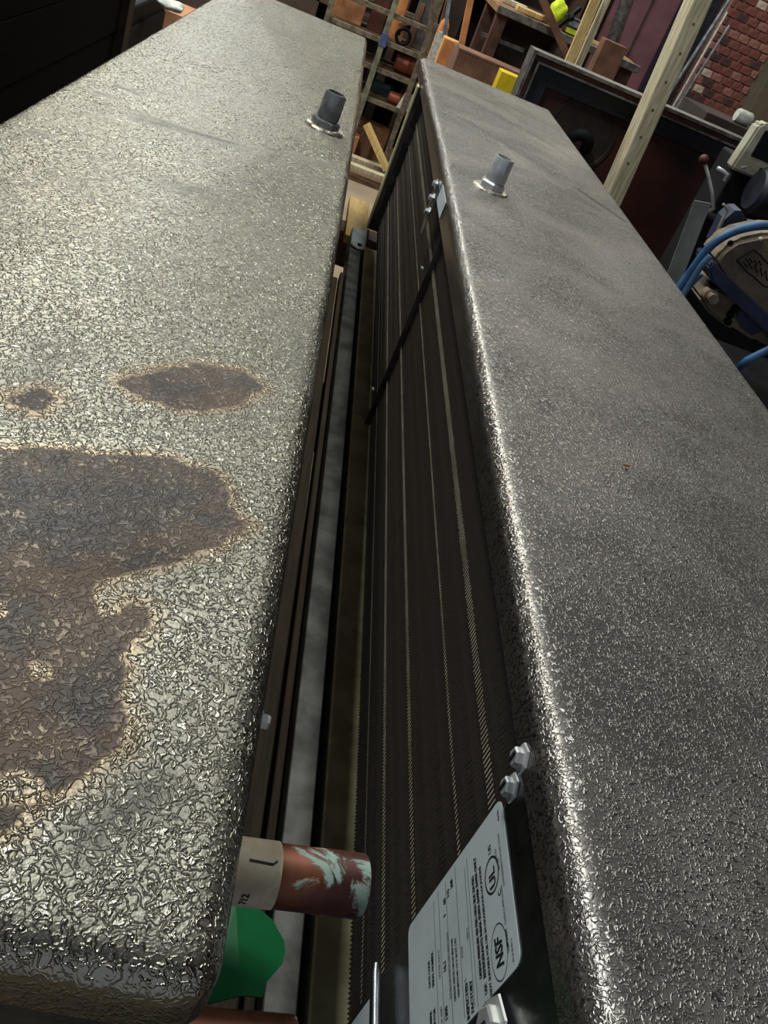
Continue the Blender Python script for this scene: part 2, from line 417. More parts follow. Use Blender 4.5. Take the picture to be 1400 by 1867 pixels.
def hex_screw(name, o, d, r, parent, mat=M_ZINC, h=.006):
    s = obj(name, lathe(B(), o, d, [(0, 0), (0, r * 1.55), (.0012, r * 1.5), (.0018, r * 1.1), (.0018, r), (h - .001, r), (h, r * .86), (h, 0)], 6, .3), mat, parent)
    return s

# ---- right hand unit
XR0, XR1, YR0, YR1 = .205, .607, .115, 2.715
RU = thing('evaporator_unit', 'upside-down dusty grey cooling unit with its black finned coil facing the gap', 'cooling unit', (.40, 1.4, ZC - .745), 'cooling units')
pan(XR0, XR1, YR0, YR1, .281, 1.425, .012, M_PAN_R, RU, seed=3.3,
    smears=[((.50, 1.74), (.575, 1.645), .02, 1.6), ((.25, 2.30), (.50, 2.12), .05, .7), ((.26, 1.98), (.45, 1.80), .04, .8), ((.27, 2.5), (.52, 2.4), .05, .5), ((.33, .64), (.31, .66), .008, .6), ((.42, .62), (.5, .50), .10, .5)])
drain_fitting(.281, 1.425, RU, .35, .03, M_STEEL)
ZB = ZC - .70
bm = B()
zs = [ZB + (ZC - .345 - ZB) * i / 40 for i in range(41)]
y = .328; nf = 0; XF = .2255
while y < 2.34:                                       # rippled plate fins, one after another
    prev = None; j = random.uniform(-.0004, .0004)
    for i, z in enumerate(zs):
        w = (abs(((z - ZB) / .0275) % 1 - .5) - .25) * .0034
        fr = XF + (.0011 if i % 2 else 0)
        a = bm.verts.new((fr, y + w + j - .0007, z)); b_ = bm.verts.new((fr + .004, y + w + j, z)); c = bm.verts.new((fr + .034, y + w + j, z))
        if prev:
            bm.faces.new((prev[0], prev[1], b_, a)); bm.faces.new((prev[1], prev[2], c, b_))
        prev = (a, b_, c)
    y += .0040; nf += 1
coil = props(obj('fin_pack', bm, M_FIN, RU), kind='stuff')
for zr, hgt, ex in ((-.414, .0085, .0022), (-.468, .003, .0012), (-.548, .0055, .0018), (-.611, .0055, .0016), (-.66, .0025, .001)):
    bm = B(); y = .33                                 # collar tabs in paler metal: slanted ticks paint light caught on fin bends
    while y < 2.335:
        z = ZC + zr; h2 = hgt / 2 * random.uniform(.8, 1.15)
        vs = [bm.verts.new(q) for q in ((XF - ex, y, z - h2), (XF - ex, y + .0011, z - h2), (XF - ex * .6, y + .0030, z + h2), (XF - ex * .6, y + .0019, z + h2))]
        bm.faces.new(vs); y += .0040
    props(obj('fin_collar_row', bm, M_TAB, RU), kind='stuff')
obj('coil_core', bx(.258, .56, .32, 2.345, ZB, ZC - .345), M_BLACK, RU)
es = obj('end_sheet', bx(.2145, .23, YR0 + .012, .323, ZB, ZC - .328, bev=.0015), M_ALU, RU)
obj('seam', bx(.2135, .2146, YR0 + .012, .30, ZC - .358, ZC - .3565), M_ALU, es)
# near corner gusset under the two screws
obj('gusset', prism(B(), [(.2125, .336, ZC - .325), (.2125, .336, ZC - .345), (.2125, .322, ZC - .372), (.2125, .285, ZC - .372), (.2125, .285, ZC - .325)], (.002, 0, 0)), M_ALU, RU)
for (yy, zz) in ((.319, -.338), (.322, -.366), (.214, -.417)):
    xs_ = .2048 if zz > -.34 else .2122
    s = hex_screw('hex_screw', (xs_, yy, ZC + zz), (-1, 0, 0), .0058 if zz > -.4 else .0105, RU)
    obj('drive_slot', bx(xs_ - .0070, xs_ - .0061, yy - .0008, yy + .0008, ZC + zz - .004, ZC + zz + .004), M_BORE, s)
# middle support and far end plate with dog-bone slots
obj('support_plate', prism(B(), [(.2165, 1.302, ZC - .352), (.2165, 1.302, ZC - .765 + .065), (.24, 1.302, ZC - .70), (.24, 1.302, ZC - .352)], (0, .0015, 0)), M_DARKSHEET, RU)
for zr in (-.414, -.63): obj('plate_clip', bx(.205, .2085, 1.292, 1.302, ZC + zr - .001, ZC + zr + .001), M_ZINC, RU)
ep = obj('end_plate', bx(.200, .235, 2.345, 2.348, ZB, ZC - .335), M_DARKSHEET, RU)
def dogbone(zr0, zr1, X, Y, r):
    bm = B(); pts = []
    n = 10
    for k in range(n + 1): a = -.25 * PI + 1.5 * PI * k / n; pts.append((X + r * math.cos(a), Y, ZC + zr1 + r * math.sin(a)))
    for k in range(n + 1): a = .75 * PI + 1.5 * PI * k / n; pts.append((X + r * math.cos(a), Y, ZC + zr0 + r * math.sin(a)))
    return prism(bm, pts, (0, .0008, 0))
for a, c in ((-.418, -.354), (-.652, -.580), (-.535, -.47)): obj('slot', dogbone(a, c, .2165, 2.3435, .0085), M_BORE, ep)
obj('end_flange', bx(.196, .2015, 2.345, 2.385, ZB, ZC - .335), M_GALVO, RU)
# small middle bracket with three screws and a sticker on the pan flange
obj('middle_bracket', prism(B(), [(.203, 1.40, ZC - .325), (.203, 1.475, ZC - .325), (.203, 1.475, ZC - .35), (.203, 1.43, ZC - .40), (.203, 1.41, ZC - .40)], (.0015, 0, 0)), M_ALU, RU)
for (yy, zz) in ((1.462, -.331), (1.444, -.349), (1.43, -.368)): hex_screw('hex_screw', (.203, yy, ZC + zz), (-1, 0, 0), .0055, RU)
obj('sticker', bx(.2032, .2040, 1.30, 1.395, ZC - .338, ZC - .313), M_LABEL, RU)
# bottom rails
bm = bx(.157, .1855, .05, 2.175, ZC - .745, ZC - .70, bev=.0015); obj('bottom_rail', bm, M_GALV, RU)
obj('inner_rail', bx(.194, .24, .05, 2.19, ZC - .745, ZC - .698, bev=.0015), M_GALVO, RU)
obj('rail_groove', bx(.185, .195, .05, 2.18, ZC - .745, ZC - .73), M_BLACK, RU)
obj('rail_cap', bx(.157, .196, 2.17, 2.30, ZC - .74, ZC - .694, bev=.003), P('white_bracket', (190, 200, 196), (160, 170, 168), .4, .4), RU)
s = obj('washer', lathe(B(), (.176, 2.165, ZC - .696), (0, 0, 1), [(0, 0), (0, .019), (.003, .018), (.003, 0)], 20), M_ZINC, RU, smooth=True)
obj('bolt', lathe(B(), (.179, 2.165, ZC - .693), (0, 0, 1), [(0, 0), (0, .006), (.004, .006), (.004, 0)], 6), M_BORE, s)
# far cabinet side
obj('side_panel', bx(.585, .60, YR0 + .012, YR1 - .012, ZB, ZC - .34), M_ALU, RU)
obj('far_end_panel', bx(.235, .585, 2.69, 2.70, ZB, ZC - .34), M_ALU, RU)
obj('near_end_panel', bx(.23, .585, YR0 + .012, YR0 + .020, ZB, ZC - .34), M_ALU, RU)
obj('top_sheet', bx(.24, .60, YR0 + .012, 2.70, ZC - .745, ZB), M_GALV, RU)

# ---- rating label on the end sheet: upside down, letters run away from the camera, tops point down
def label_M(y0, ztop, x): return Matrix(((0, 0, -1, x), (1, 0, 0, y0), (0, -1, 0, ztop), (0, 0, 0, 1)))
def rounded(w, h, r, n=5):
    p = []
    for cx, cy, a0 in ((w - r, h - r, 0), (r, h - r, PI / 2), (r, r, PI), (w - r, r, 1.5 * PI)):
        for k in range(n + 1): a = a0 + PI / 2 * k / n; p.append((cx + r * math.cos(a), cy + r * math.sin(a), 0))
    return p
def ring_flat(bm, cx, cy, rx, ry, t, M, n=40):
    a = [bm.verts.new(M @ Vector((cx + rx * math.cos(2 * PI * k / n), cy + ry * math.sin(2 * PI * k / n), 0))) for k in range(n)]
    b_ = [bm.verts.new(M @ Vector((cx + (rx - t) * math.cos(2 * PI * k / n), cy + (ry - t) * math.sin(2 * PI * k / n), 0))) for k in range(n)]
    for k in range(n): bm.faces.new((a[k], a[(k + 1) % n], b_[(k + 1) % n], b_[k]))
LW, LH = .098, .150
LM = label_M(.231, ZC - .384, .2140)
bm = B(); prism(bm, [LM @ Vector(p) for p in rounded(LW, LH, .006)], (.0004, 0, 0))
rl = obj('rating_label', bm, M_LABEL, RU)
LI = label_M(.231, ZC - .384, .21385)
# x runs along the reading direction, y up the label from the edge next to the pan
T = [('Certified to ANSI Standards', .026, .0105, .0032, 0, 0, .62), ('LISTED REFRIGERATION UNIT COOLER', .046, .0072, .0030, 0, 0, .62), ('Part No.', .086, .0050, .0026, 0, .0001, .8),
     ('SA1234', .058, .0108, .0030, 0, 0, .8), ('UL LISTED', .063, .0128, .0026, 0, 0, .8),
     ('COMPONENT', .011, .0105, .0034, 0, .0001, .6), ('PN 29-98 REV A', .004, .0062, .0030, 0, 0, .6),
     ('NSF', .0078, .0176, .0122, .25, .0004, .76), ('UL', .0525, .0174, .0108, 0, .0003, .9), ('C', .0440, .0125, .0052, 0, .00012, 1), ('US', .0735, .0190, .0052, 0, .00012, .95),
     ('NOT SUITABLE FOR USE IN HAZARDOUS LOCATIONS', .0005, .0340, .0036, 0, .00014, .84), ('USE', .0035, .0395, .0042, 0, .00016, .8),
     ('REFRIGERANTS R404A R507A R448A R449A ONLY', .012, .0394, .0044, 0, .0002, .74), ('DESIGN PRESSURE 450 PSIG HIGH SIDE 250 PSIG', .014, .0442, .0042, 0, .0002, .68),
     ('FACTORY', .002, .0570, .0048, 0, .0002, .8), ('INSPECTED', .001, .0628, .0048, 0, .0002, .8), ('VOLTS', .016, .0640, .0030, 0, 0, .8), ('HERTZ', .042, .0570, .0030, 0, 0, .8), ('PHASE', .036, .0660, .0030, 0, 0, .8),
     ('FAN MOTORS 115 V 60 HZ 1 PH', .018, .0740, .0034, 0, .0001, .7), ('DEFROST HEATER CIRCUIT MAX FUSE', .018, .0790, .0034, 0, .0001, .62), ('SUITABLE FOR MAXIMUM OVERCURRENT DEVICE', .022, .0850, .0032, 0, 0, .55),
     ('4', .006, .0880, .0050, 0, .0002, 1), ('1300', .013, .0915, .0050, 0, .0002, .8), ('16.1', .040, .0905, .0050, 0, .0002, .8), ('1', .072, .0870, .0050, 0, .0002, 1), ('60', .080, .0860, .0050, 0, .0002, .8), ('115', .081, .0800, .0048, 0, .0002, .8), ('208', .084, .0740, .0048, 0, .0002, .8),
     ('TOTAL AMPS', .010, .0990, .0034, 0, 0, .7), ('HEATER WATTS', .040, .0990, .0034, 0, 0, .7), ('EVAPORATOR', .006, .1090, .0042, 0, .00016, .8), ('MODEL NUMBER', .006, .1145, .0042, 0, .00016, .7), ('SERIAL NUMBER', .040, .1090, .0042, 0, .00016, .7), ('DATE CODE', .042, .1145, .0042, 0, .00016, .7)]
bm = text_mesh(T, LI)
ring_flat(bm, .0165, .0215, .0150, .0098, .0005, LI); ring_flat(bm, .0605, .0212, .0110, .0092, .0011, LI)
for (u0, u1, vv) in ((.0, .090, .0515), (.002, .086, .0555), (.002, .094, .0690), (.0, .094, .0845), (.0, .094, .0965), (.0, .092, .1045)):
    vs = [bm.verts.new(LI @ Vector(q)) for q in ((u0 + .002, vv, 0), (u1, vv, 0), (u1, vv + .0005, 0), (u0 + .002, vv + .0005, 0))]; bm.faces.new(vs)
obj('lettering', bm, M_INK, rl)
# second, lower label and a bright folded handle edge beside it
LM2 = label_M(.235, ZC - .600, .2140); LI2 = label_M(.235, ZC - .600, .21385)
bm = B(); prism(bm, [LM2 @ Vector(p) for p in rounded(.082, .07, .004)], (.0004, 0, 0)); l2 = obj('lower_label', bm, M_LABEL, RU)
obj('lettering', text_mesh([('CAUTION', .006, .012, .0075, 0, .0004, .9), ('DISCONNECT POWER', .006, .024, .006, 0, .0003, .7), ('BEFORE SERVICING', .006, .034, .006, 0, .0003, .7)], LI2), M_INK, l2)
bm = tube(B(), [(.206, .323, ZC - .573), (.2055, .3215, ZC - .573), (.205, .315, ZC - .573), (.205, .15, ZC - .573)], [.0012, .003, .0038, .0038], 14)
obj('folded_lip', bm, M_ALU, RU, smooth=True)

# ---- left hand unit
XL0, XL1, YL0, YL1 = -.322, .059, .160, 2.745
LU = thing('evaporator_unit', 'upside-down cooling unit with brown-stained bright stucco top and copper stubs', 'cooling unit', (-.13, 1.4, ZC - .745), 'cooling units')
def pp(l): return [tuple(atz(px, py, -.322)[:2]) for px, py in l]
stain1 = pp([(-320, 815), (-120, 845), (0, 832), (100, 826), (200, 842), (320, 848), (385, 872), (410, 905), (390, 925), (440, 958), (395, 990), (340, 1012), (240, 1030), (180, 1052), (162, 1085), (172, 1128),
             (205, 1130), (240, 1105), (262, 1110), (252, 1150), (215, 1165), (200, 1195), (212, 1225), (205, 1262), (222, 1290), (215, 1340), (180, 1380), (130, 1420), (60, 1452), (0, 1500), (-200, 1560), (-500, 1300)])
stain2 = pp([(225, 705), (290, 690), (360, 680), (440, 690), (470, 715), (420, 745), (350, 752), (270, 735)])
stain3 = pp([(20, 735), (70, 722), (95, 735), (60, 752)])
bare = []
for (px, py, rr) in ((75, 1220, .009), (103, 1080, .0052), (-8, 1112, .010), (30, 1422, .011), (8, 1038, .003), (215, 1185, .0)):
    q = atz(px, py, -.322); bare.append((q.x, q.y, rr))
def sg(a, b_, w, amt): return (tuple(atz(*a, -.302)[:2]), tuple(atz(*b_, -.302)[:2]), w, amt)
pan(XL0, XL1, YL0, YL1, .0075, 1.40, .026, M_PAN_L, LU, [stain1, stain2, stain3], bare,
    [sg((180, 135), (215, 150), .012, 1.2), sg((215, 125), (260, 147), .010, 1.3), sg((60, 200), (90, 210), .010, 1.2), sg((470, 140), (495, 150), .008, 1.6), sg((250, 190), (480, 270), .018, .9), sg((230, 170), (420, 250), .012, .6),
     sg((540, 280), (640, 310), .018, .7), sg((380, 345), (330, 330), .03, .6), sg((100, 600), (60, 650), .03, .5), sg((540, 560), (560, 660), .03, .7), sg((300, 1380), (180, 1470), .02, .8), sg((60, 1010), (330, 960), .03, .6)], seed=8.1, fl=.060)
drain_fitting(.0075, 1.40, LU, .1, .05, P('dark_pipe_steel', (150, 150, 150), (118, 118, 120), .36, .4, 60))
obj('end_panel', bx(XL0 + .012, XL1 - .012, YL0 + .012, YL0 + .018, ZC - .745, ZC - .345), M_ALU, LU)
obj('far_end_panel', bx(XL0 + .012, XL1 - .012, YL1 - .018, YL1 - .012, ZC - .745, ZC - .345), M_ALU, LU)
obj('fan_panel', bx(.030, .036, YL0 + .018, YL1 - .018, ZC - .745, ZC - .345), M_ALU, LU)
obj('back_panel', bx(XL0 + .012, XL0 + .018, YL0 + .018, YL1 - .018, ZC - .745, ZC - .345), M_ALU, LU)
obj('top_sheet', bx(XL0 + .018, .030, YL0 + .018, YL1 - .018, ZC - .745, ZC - .735), M_GALV, LU)
for (px, py) in ((495, 1275),):
    q = atz(px, py, -.333); hex_screw('hex_screw', (.059, q.y, ZC - .350), (1, 0, 0), .0042, LU, h=.006)
# copper stubs
def stub(p, q, r, parent, verd_at):
    p = Vector(p); q = Vector(q); L_ = (q - p).length; d = q - p
    bm = B(); N = 30; lathe(bm, p, d, [(L_ * i / N, r * (1.0 if i < 24 else 1.02)) for i in range(N + 1)] + [(L_ + .0004, r * .98), (L_, r * .88), (L_ - .03, r * .88), (L_ - .03, 0)], 40)
    lv = bm.verts.layers.float.new('verd'); dn = d.normalized()
    for v in bm.verts:
        h = (v.co - p).dot(dn) / L_; v[lv] = max(0, min(1, (h - verd_at) / (1 - verd_at)))
    return obj('copper_stub', bm, M_COPPER, parent, smooth=True)
s1 = stub((.02, .276, ZC - .437), (.1465, .288, ZC - .437), .0172, LU, .55)
d = (Vector((.1435, .288, 0)) - Vector((.02, .276, 0))).normalized(); c0 = Vector((.02, .276, ZC - .437))
wr = obj('paper_wrap', lathe(B(), c0, d, [(.045, .0174), (.045, .0178), (.0765, .0178), (.0765, .0174)], 40), M_PAPER, s1, smooth=True)
# handwritten stroke and the printed 12 around the wrap
def on_wrap(h, a, r=.01792):
    d_, u, w = frame_of(d); return c0 + d_ * h + (Vector((0, 0, 1)) * math.sin(a) + d_.cross(Vector((0, 0, 1))).normalized() * math.cos(a)) * r
bm = B()
for strokes, wdt in (([(.058, 1.35), (.071, 1.30), (.0735, 1.42)], .0011),):
    for (h0, a0), (h1, a1) in zip(strokes, strokes[1:]):
        vs = [bm.verts.new(on_wrap(h, a)) for h, a in ((h0, a0 - .04), (h1, a1 - .04), (h1, a1 + .04), (h0, a0 + .04))]; bm.faces.new(vs)
me_items = text_mesh([('712', 0, 0, .0056, 0, .0002, 1)], Matrix.Identity(4))
me_items.verts.ensure_lookup_table()
vm = {}
for v in me_items.verts: vm[v.index] = bm.verts.new(on_wrap(.0615 - v.co.y * 1.0 + 0, 0.02 + .62 * 0 - (v.co.x - .0) / .0179 * -1.0 - .12))
for f in me_items.faces:
    try: bm.faces.new([vm[v.index] for v in f.verts])
    except ValueError: pass
me_items.free()
bm_let = bm
o_ = bpy.data.meshes.new('lettering'); bmesh.ops.recalc_face_normals(bm_let, faces=bm_let.faces); bm_let.to_mesh(o_); bm_let.free(); o_.materials.append(M_INK)
lt = bpy.data.objects.new('lettering', o_); COL.objects.link(lt); lt.parent = s1
s2 = stub((.01, .214, ZC - .500), (.130, .224, ZC - .500), .0172, LU, .95)
# green tag
bm = B(); tagp = [(380, 1640), (430, 1650), (470, 1655), (496, 1676), (518, 1715), (520, 1735), (514, 1758), (486, 1790), (478, 1818), (440, 1815), (380, 1830)]
prism(bm, [atz(px, py, -.492 - max(0, px - 430) * .00010) for px, py in tagp], (0, 0, -.0012))
obj('green_tag', bm, M_GREEN, LU)

# ------------------------------------------------------------ what carries the units
def batten(x0, x1, y0, y1, z0, z1, mat, label): lone('wooden_batten', bx(x0, x1, y0, y1, z0, z1, bev=.002), mat, label, 'batten', 'battens in the gap')
batten(.050, .142, .06, 1.98, ZC - .745, ZC - .722, M_BATTEN, 'wide brown wooden batten lying in the gap along the left unit')
batten(.1465, .1555, .06, 2.02, ZC - .745, ZC - .720, M_BATTEN, 'thin brown wooden lath beside the galvanised rail in the gap')
bm = bx(.146, .205, 2.305, 2.66, ZC - .745, ZC - .722, bev=.001); pl = lone('tan_board', bm, M_TAN, 'short tan plywood board at the far end of the galvanised rail', 'board')
for k, (x, y0, c) in enumerate(((.075, 2.08, M_CARD), (.08, 2.22, M_OLDWOOD), (.085, 2.40, M_CARDO))):
    lone('wood_block', bx(.055, .128, y0, y0 + .085, ZC - .745, ZC - .715, bev=.002), c, ['pinkish offcut of wood nearest in the dark gap by the tan board', 'dark old wood offcut in the gap, second of three', 'orange offcut of wood farthest along the gap'][k], 'wood block', 'offcuts in the gap')
def trestle(y, label):
    t = thing('trestle', label, 'trestle', (.15, y, 0), 'trestles under the units')
    zt = ZC - .745
    obj('top_beam', bx(-.45, .75, y - .045, y + .045, zt - .10, zt, bev=.004), M_OLDWOOD, t)
    for x in (-.36, .66):
        for s_ in (-1, 1):
            bm = B(); beam(bm, (x, y + s_ * .03, zt - .09), (x, y + s_ * .22, 0.0), .085, .04, (1, 0, 0)); obj('leg', bm, M_OLDWOOD, t)
trestle(.55, 'nearest old wooden trestle carrying both cooling units'); trestle(1.45, 'middle old wooden trestle carrying both cooling units'); trestle(2.45, 'farthest old wooden trestle carrying both cooling units')

# ------------------------------------------------------------ left background
t = thing('dark_crate', 'huge near-black wooden crate left of the stained unit', 'crate', (-.9, 1.9, 0))
z = 0.0; k = 0
while z < 1.72:
    obj('plank', bx(-1.25, -.62 - random.uniform(0, .006), .55, 2.90, z + .001, z + .131, bev=.002), M_DARKWOOD, t); z += .132
obj('corner_post', bx(-.66, -.600, 2.86, 2.93, 0, 1.74, bev=.003), P('dark_post_wood', (58, 40, 34), (40, 28, 24), .75), t)
obj('core', bx(-1.24, -.64, .57, 2.88, 0.0, 1.70), M_BLACK, t)
cabz = at(312, 10, 3.4).z - .012; cabx = at(312, 10, 3.4).x + .05
t = thing('black_cabinet', 'black steel cabinet behind the near-black crate', 'cabinet', (-.95, 3.5, 0))
obj('body', bx(-1.3, -.66, 3.05, 3.75, 0, cabz, bev=.01), M_BLACK, t); obj('door', bx(-.66, -.648, 3.10, 3.70, .08, cabz - .06, bev=.003), M_BLACK, t)
obj('handle', tube(B(), [(-.648, 3.2, .45), (-.62, 3.2, .45), (-.62, 3.2, .6), (-.648, 3.2, .6)], .006, 8), M_RIM, t)
def lump(bm, c, rx, ry, rz, seed, n=2):
    r = bmesh.ops.create_icosphere(bm, subdivisions=n, radius=1.0)
    for v in r['verts']:
        w = 1 + .35 * mnoise.noise(v.co * 1.7 + Vector((seed, 0, seed))); v.co = Vector(c) + Vector((v.co.x * rx * w, v.co.y * ry * w, v.co.z * rz * w))
q = at(312, 8, 3.4)
bm = B(); lump(bm, (q.x, q.y, cabz + .012), .045, .05, .016, 1.2, 3); lone('white_rag', bm, M_WHITE, 'crumpled white rag on the black cabinet', 'rag', smooth='all')
q = at(348, 14, 4.2); t = thing('carton', 'pinkish cardboard carton with white flaps beyond the stained unit', 'box', (q.x, q.y, 0))
obj('body', bx(q.x - .16, q.x + .13, q.y - .15, q.y + .15, 0, q.z - .02), M_CARD, t)
for s_ in (-1, 1):
    bm = B(); beam(bm, (q.x - .015 + s_ * .14, q.y - .15, q.z), (q.x - .015 + s_ * .14, q.y + .15, q.z), .10, .004); obj('flap', bm, M_WHITE, t)

# ------------------------------------------------------------ far rack seen through the gap
RY = 6.4
t = thing('welded_rack', 'low welded steel rack with narrow tiers seen through the gap', 'rack', (.3, RY, 0))
def zrow(px, py): return at(px, py, RY).z
SH = [zrow(740, 36), zrow(722, 84), zrow(720, 138), zrow(700, 190)]
X0r, X1r = -.15, .62
for zz in SH:
    obj('front_bar', bx(X0r, X1r, RY - .015, RY + .015, zz - .02, zz + .012, bev=.003), M_RACK, t)
    obj('back_bar', bx(X0r, X1r, RY + .42, RY + .45, zz - .02, zz + .012, bev=.003), M_RACK, t)
    if zz == SH[0]: continue
    for x in (X0r, .2, X1r - .03): obj('cross_bar', bx(x, x + .03, RY, RY + .44, zz - .016, zz + .004), M_RACK, t)
    for j in range(3): obj('slat', bx(X0r, X1r, RY + .05 + j * .13, RY + .13 + j * .13, zz + .001, zz + .013), M_OLDWOOD, t)
xa = at(706, 50, RY).x; xb = at(783, 60, RY).x
for x, yy, m in ((xa, RY - .02, P('green_grey_steel', (126, 128, 110), (92, 92, 80), .6, .3)), (xb, RY - .02, M_RACK), (X0r, RY - .01, M_RACK), (xa, RY + .43, M_RACK), (xb, RY + .43, M_RACK)):
    obj('upright', bx(x - .018, x + .018, yy - .018, yy + .018, 0, 1.75, bev=.002), m, t)
# things on the rack
def roll(a, b_, Y, r, mat, label, cat='roll', dz=None):
    p = at(*a, Y); q_ = at(*b_, Y); q_.z = p.z
    if dz is not None: p.z = q_.z = dz + r
    bm = B(); L_ = (q_ - p).length
    lathe(bm, p, q_ - p, [(0, 0), (0, r * .8), (.01, r), (L_ * .5, r), (L_ * .52, r * 1.03), (L_ * .56, r * 1.03), (L_ * .58, r), (L_ - .01, r), (L_, r * .8), (L_, 0)], 20)
    lone('copper_roll', bm, mat, label, cat, 'rolls on the welded rack', smooth=True)
top3 = SH[2] + .013; top4 = SH[3] + .013; top2 = SH[1] + .013; top1 = SH[0] + .013
roll((720, 112), (762, 128), RY + .1, .055, M_COPPERROLL, 'thick brown copper cylinder lying on the third tier of the rack', dz=top3)
roll((716, 150), (752, 165), RY + .06, .038, M_COPPERROLL, 'slimmer brown cylinder on the lowest tier of the rack', dz=top4)
def crate(name, c, w, dpt, zb, h, mat, label, cat='box', group='things on the welded rack', flap=True):
    x, yy = c; t_ = thing(name, label, cat, (x, yy, zb), group)
    obj('body', bx(x - w / 2, x + w / 2, yy - dpt / 2, yy + dpt / 2, zb, zb + h, bev=.004), mat, t_)
    if flap:
        obj('tape', bx(x - w / 2 - .0008, x + w / 2 + .0008, yy - .025, yy + .025, zb + h * .45, zb + h + .001), M_TAN, t_)
    return t_
q = at(757, 112, RY); crate('teal_tin', (q.x + .08, RY + .12), .06, .08, top3, .10, M_TEAL, 'small teal tin beside the copper cylinder', 'tin', flap=False)
q = at(716, 162, RY); crate('teal_carton', (q.x - .06, RY + .24), .12, .10, top4, .07, M_TEAL, 'flat teal carton on the lowest tier of the rack', 'box', flap=False)
q = at(742, 180, RY)
bm = B(); prism(bm, [(q.x - .05, RY - .01, top4), (q.x + .06, RY - .01, top4), (q.x + .05, RY + .0, top4 + .10), (q.x - .02, RY + .0, top4 + .12)], (0, .004, 0)); lone('white_sheet', bm, M_WHITE, 'crumpled white paper standing on the lowest rack tier', 'paper')
q = at(712, 45, RY); crate('orange_carton', (q.x + .02, RY + .2), .10, .16, top2, .26, M_CARDO, 'tall orange carton on the second tier of the rack')
q = at(690, 50, RY); crate('maroon_carton', (q.x - .02, RY + .2), .10, .2, top2, .24, M_RUST, 'dark maroon carton on the second tier of the rack', flap=False)
q = at(765, 70, RY); crate('grey_slab', (q.x, RY + .2), .13, .12, top2, .30, P('slate_grey', (84, 78, 78), (66, 62, 62), .8), 'slate grey slab leaning upright on the second tier', 'slab', flap=False)
q = at(748, 66, RY); crate('brown_board', (q.x + .02, RY + .2), .03, .16, top2, .26, M_CARDD, 'narrow brown board upright beside the grey slab', 'board', flap=False)
q = at(733, 74, RY); zc_ = top2 + .05
bm = B(); tube(bm, [(q.x + .045 * math.cos(a), RY + .03, zc_ + .045 * math.sin(a)) for a in (2 * PI * k_ / 24 for k_ in range(25))], .010, 8)
lone('black_coil', bm, M_BLACK, 'black cable coil standing on the second rack tier', 'cable coil', smooth='all')
q = at(738, 58, RY); bm = B(); beam(bm, (q.x - .05, RY + .07, top2 + .10), (q.x + .01, RY + .07, top2 + .13), .03, .02); beam(bm, (q.x - .01, RY + .07, top2), (q.x - .01, RY + .07, top2 + .12), .02, .02)
lone('pink_bracket', bm, M_CARD, 'pink bracket standing above the black cable coil', 'bracket')
q = at(666, 10, RY); crate('cardboard_carton', (q.x - .09, RY + .22), .20, .25, top2, SH[0] - SH[1] + .10, M_CARD, 'pale cardboard carton at the left end of the rack')
q = at(700, 66, RY); bm = B(); box(bm, q.x - .02, q.x + .03, RY - .045, RY - .03, SH[1] - .03, SH[1] + .05, bev=.004); lone('blue_clip', bm, P('blue_tape', (74, 84, 128), (58, 66, 104), .6), 'small blue tape knot on the rack upright', 'tape')
# timber under the rack, floor clutter
for k in range(5):
    zz = .0 + .0; yy = RY - .12 - k * .10
    lone('floor_plank', bx(-.1, .75, yy, yy + .075, 0.0, .05 + .02 * (k % 2), bev=.003), [M_OLDWOOD, M_TIMBER][k % 2], ['weathered brown', 'pale grey', 'dark weathered', 'short pale', 'outermost brown'][k] + ' plank lying on the floor before the rack', 'plank', 'planks before the rack')
p = at(700, 205, RY - .3); bm = B(); beam(bm, (p.x - .08, RY - .25, .30), (p.x + .14, RY - .30, .09), .09, .03); lone('leaning_board', bm, M_SPRUCE, 'pale board leaning askew at the foot of the rack', 'board')
for k in range(3):
    yy = RY - .05 + k * .14; lone('carton', bx(.0 + k * .06, .28 + k * .10, yy, yy + .12, .0, .16 + .03 * k, bev=.003), [M_CARD, M_CARDD, M_CARD][k], ['low pale carton under the rack, nearest', 'brown carton under the rack, middle', 'taller pale carton under the rack, farthest'][k], 'box', 'cartons under the rack')

# ------------------------------------------------------------ work table and boxes beyond the right unit
TY = 5.0
zt = at(1010, 60, TY).z
t = thing('work_table', 'steel-edged wooden work table cluttered with tape and cloth', 'table', (1.0, TY + .4, 0))
obj('steel_edge', bx(.66, 1.45, TY - .012, TY + .012, zt - .018, zt + .018, bev=.003), M_RIM, t)
for j in range(4): obj('top_board', bx(.66, 1.45, TY + .014 + j * .16, TY + .168 + j * .16, zt - .02, zt + .014 + .003 * (j % 2), bev=.003), P('table_wood', (150, 112, 78), (112, 80, 54), .75, 0, 8, .001, 40, (2, 12, 12)), t)
for x in (.70, 1.40):
    for yy in (TY + .05, TY + .60): obj('leg', bx(x - .03, x + .03, yy - .03, yy + .03, 0, zt - .02, bev=.003), P('rusty_leg', (92, 62, 50), (64, 44, 36), .7, .3), t)
p = at(985, -10, TY - .06); q = at(1037, 110, TY - .06); bm = B(); beam(bm, p, q, .035, .03, (0, 1, 0)); obj('brace', bm, M_CARDD, t)
obj('lower_shelf', bx(.66, 1.44, TY + .05, TY + .60, .40, .43), M_DARKWALL, t)
p = at(878, 62, TY + .1); q = at(955, 92, TY + .1); bm = B(); beam(bm, p, q, .02, .02); obj('stretcher', bm, M_RIM, t)
q = at(1020, 18, TY + .1)
bm = B(); lump(bm, (q.x, TY + .12, zt + .085), .045, .05, .062, 2.2, 3); lone('lime_vest', bm, M_LIME, 'bunched lime yellow vest on the work table', 'vest', smooth='all')
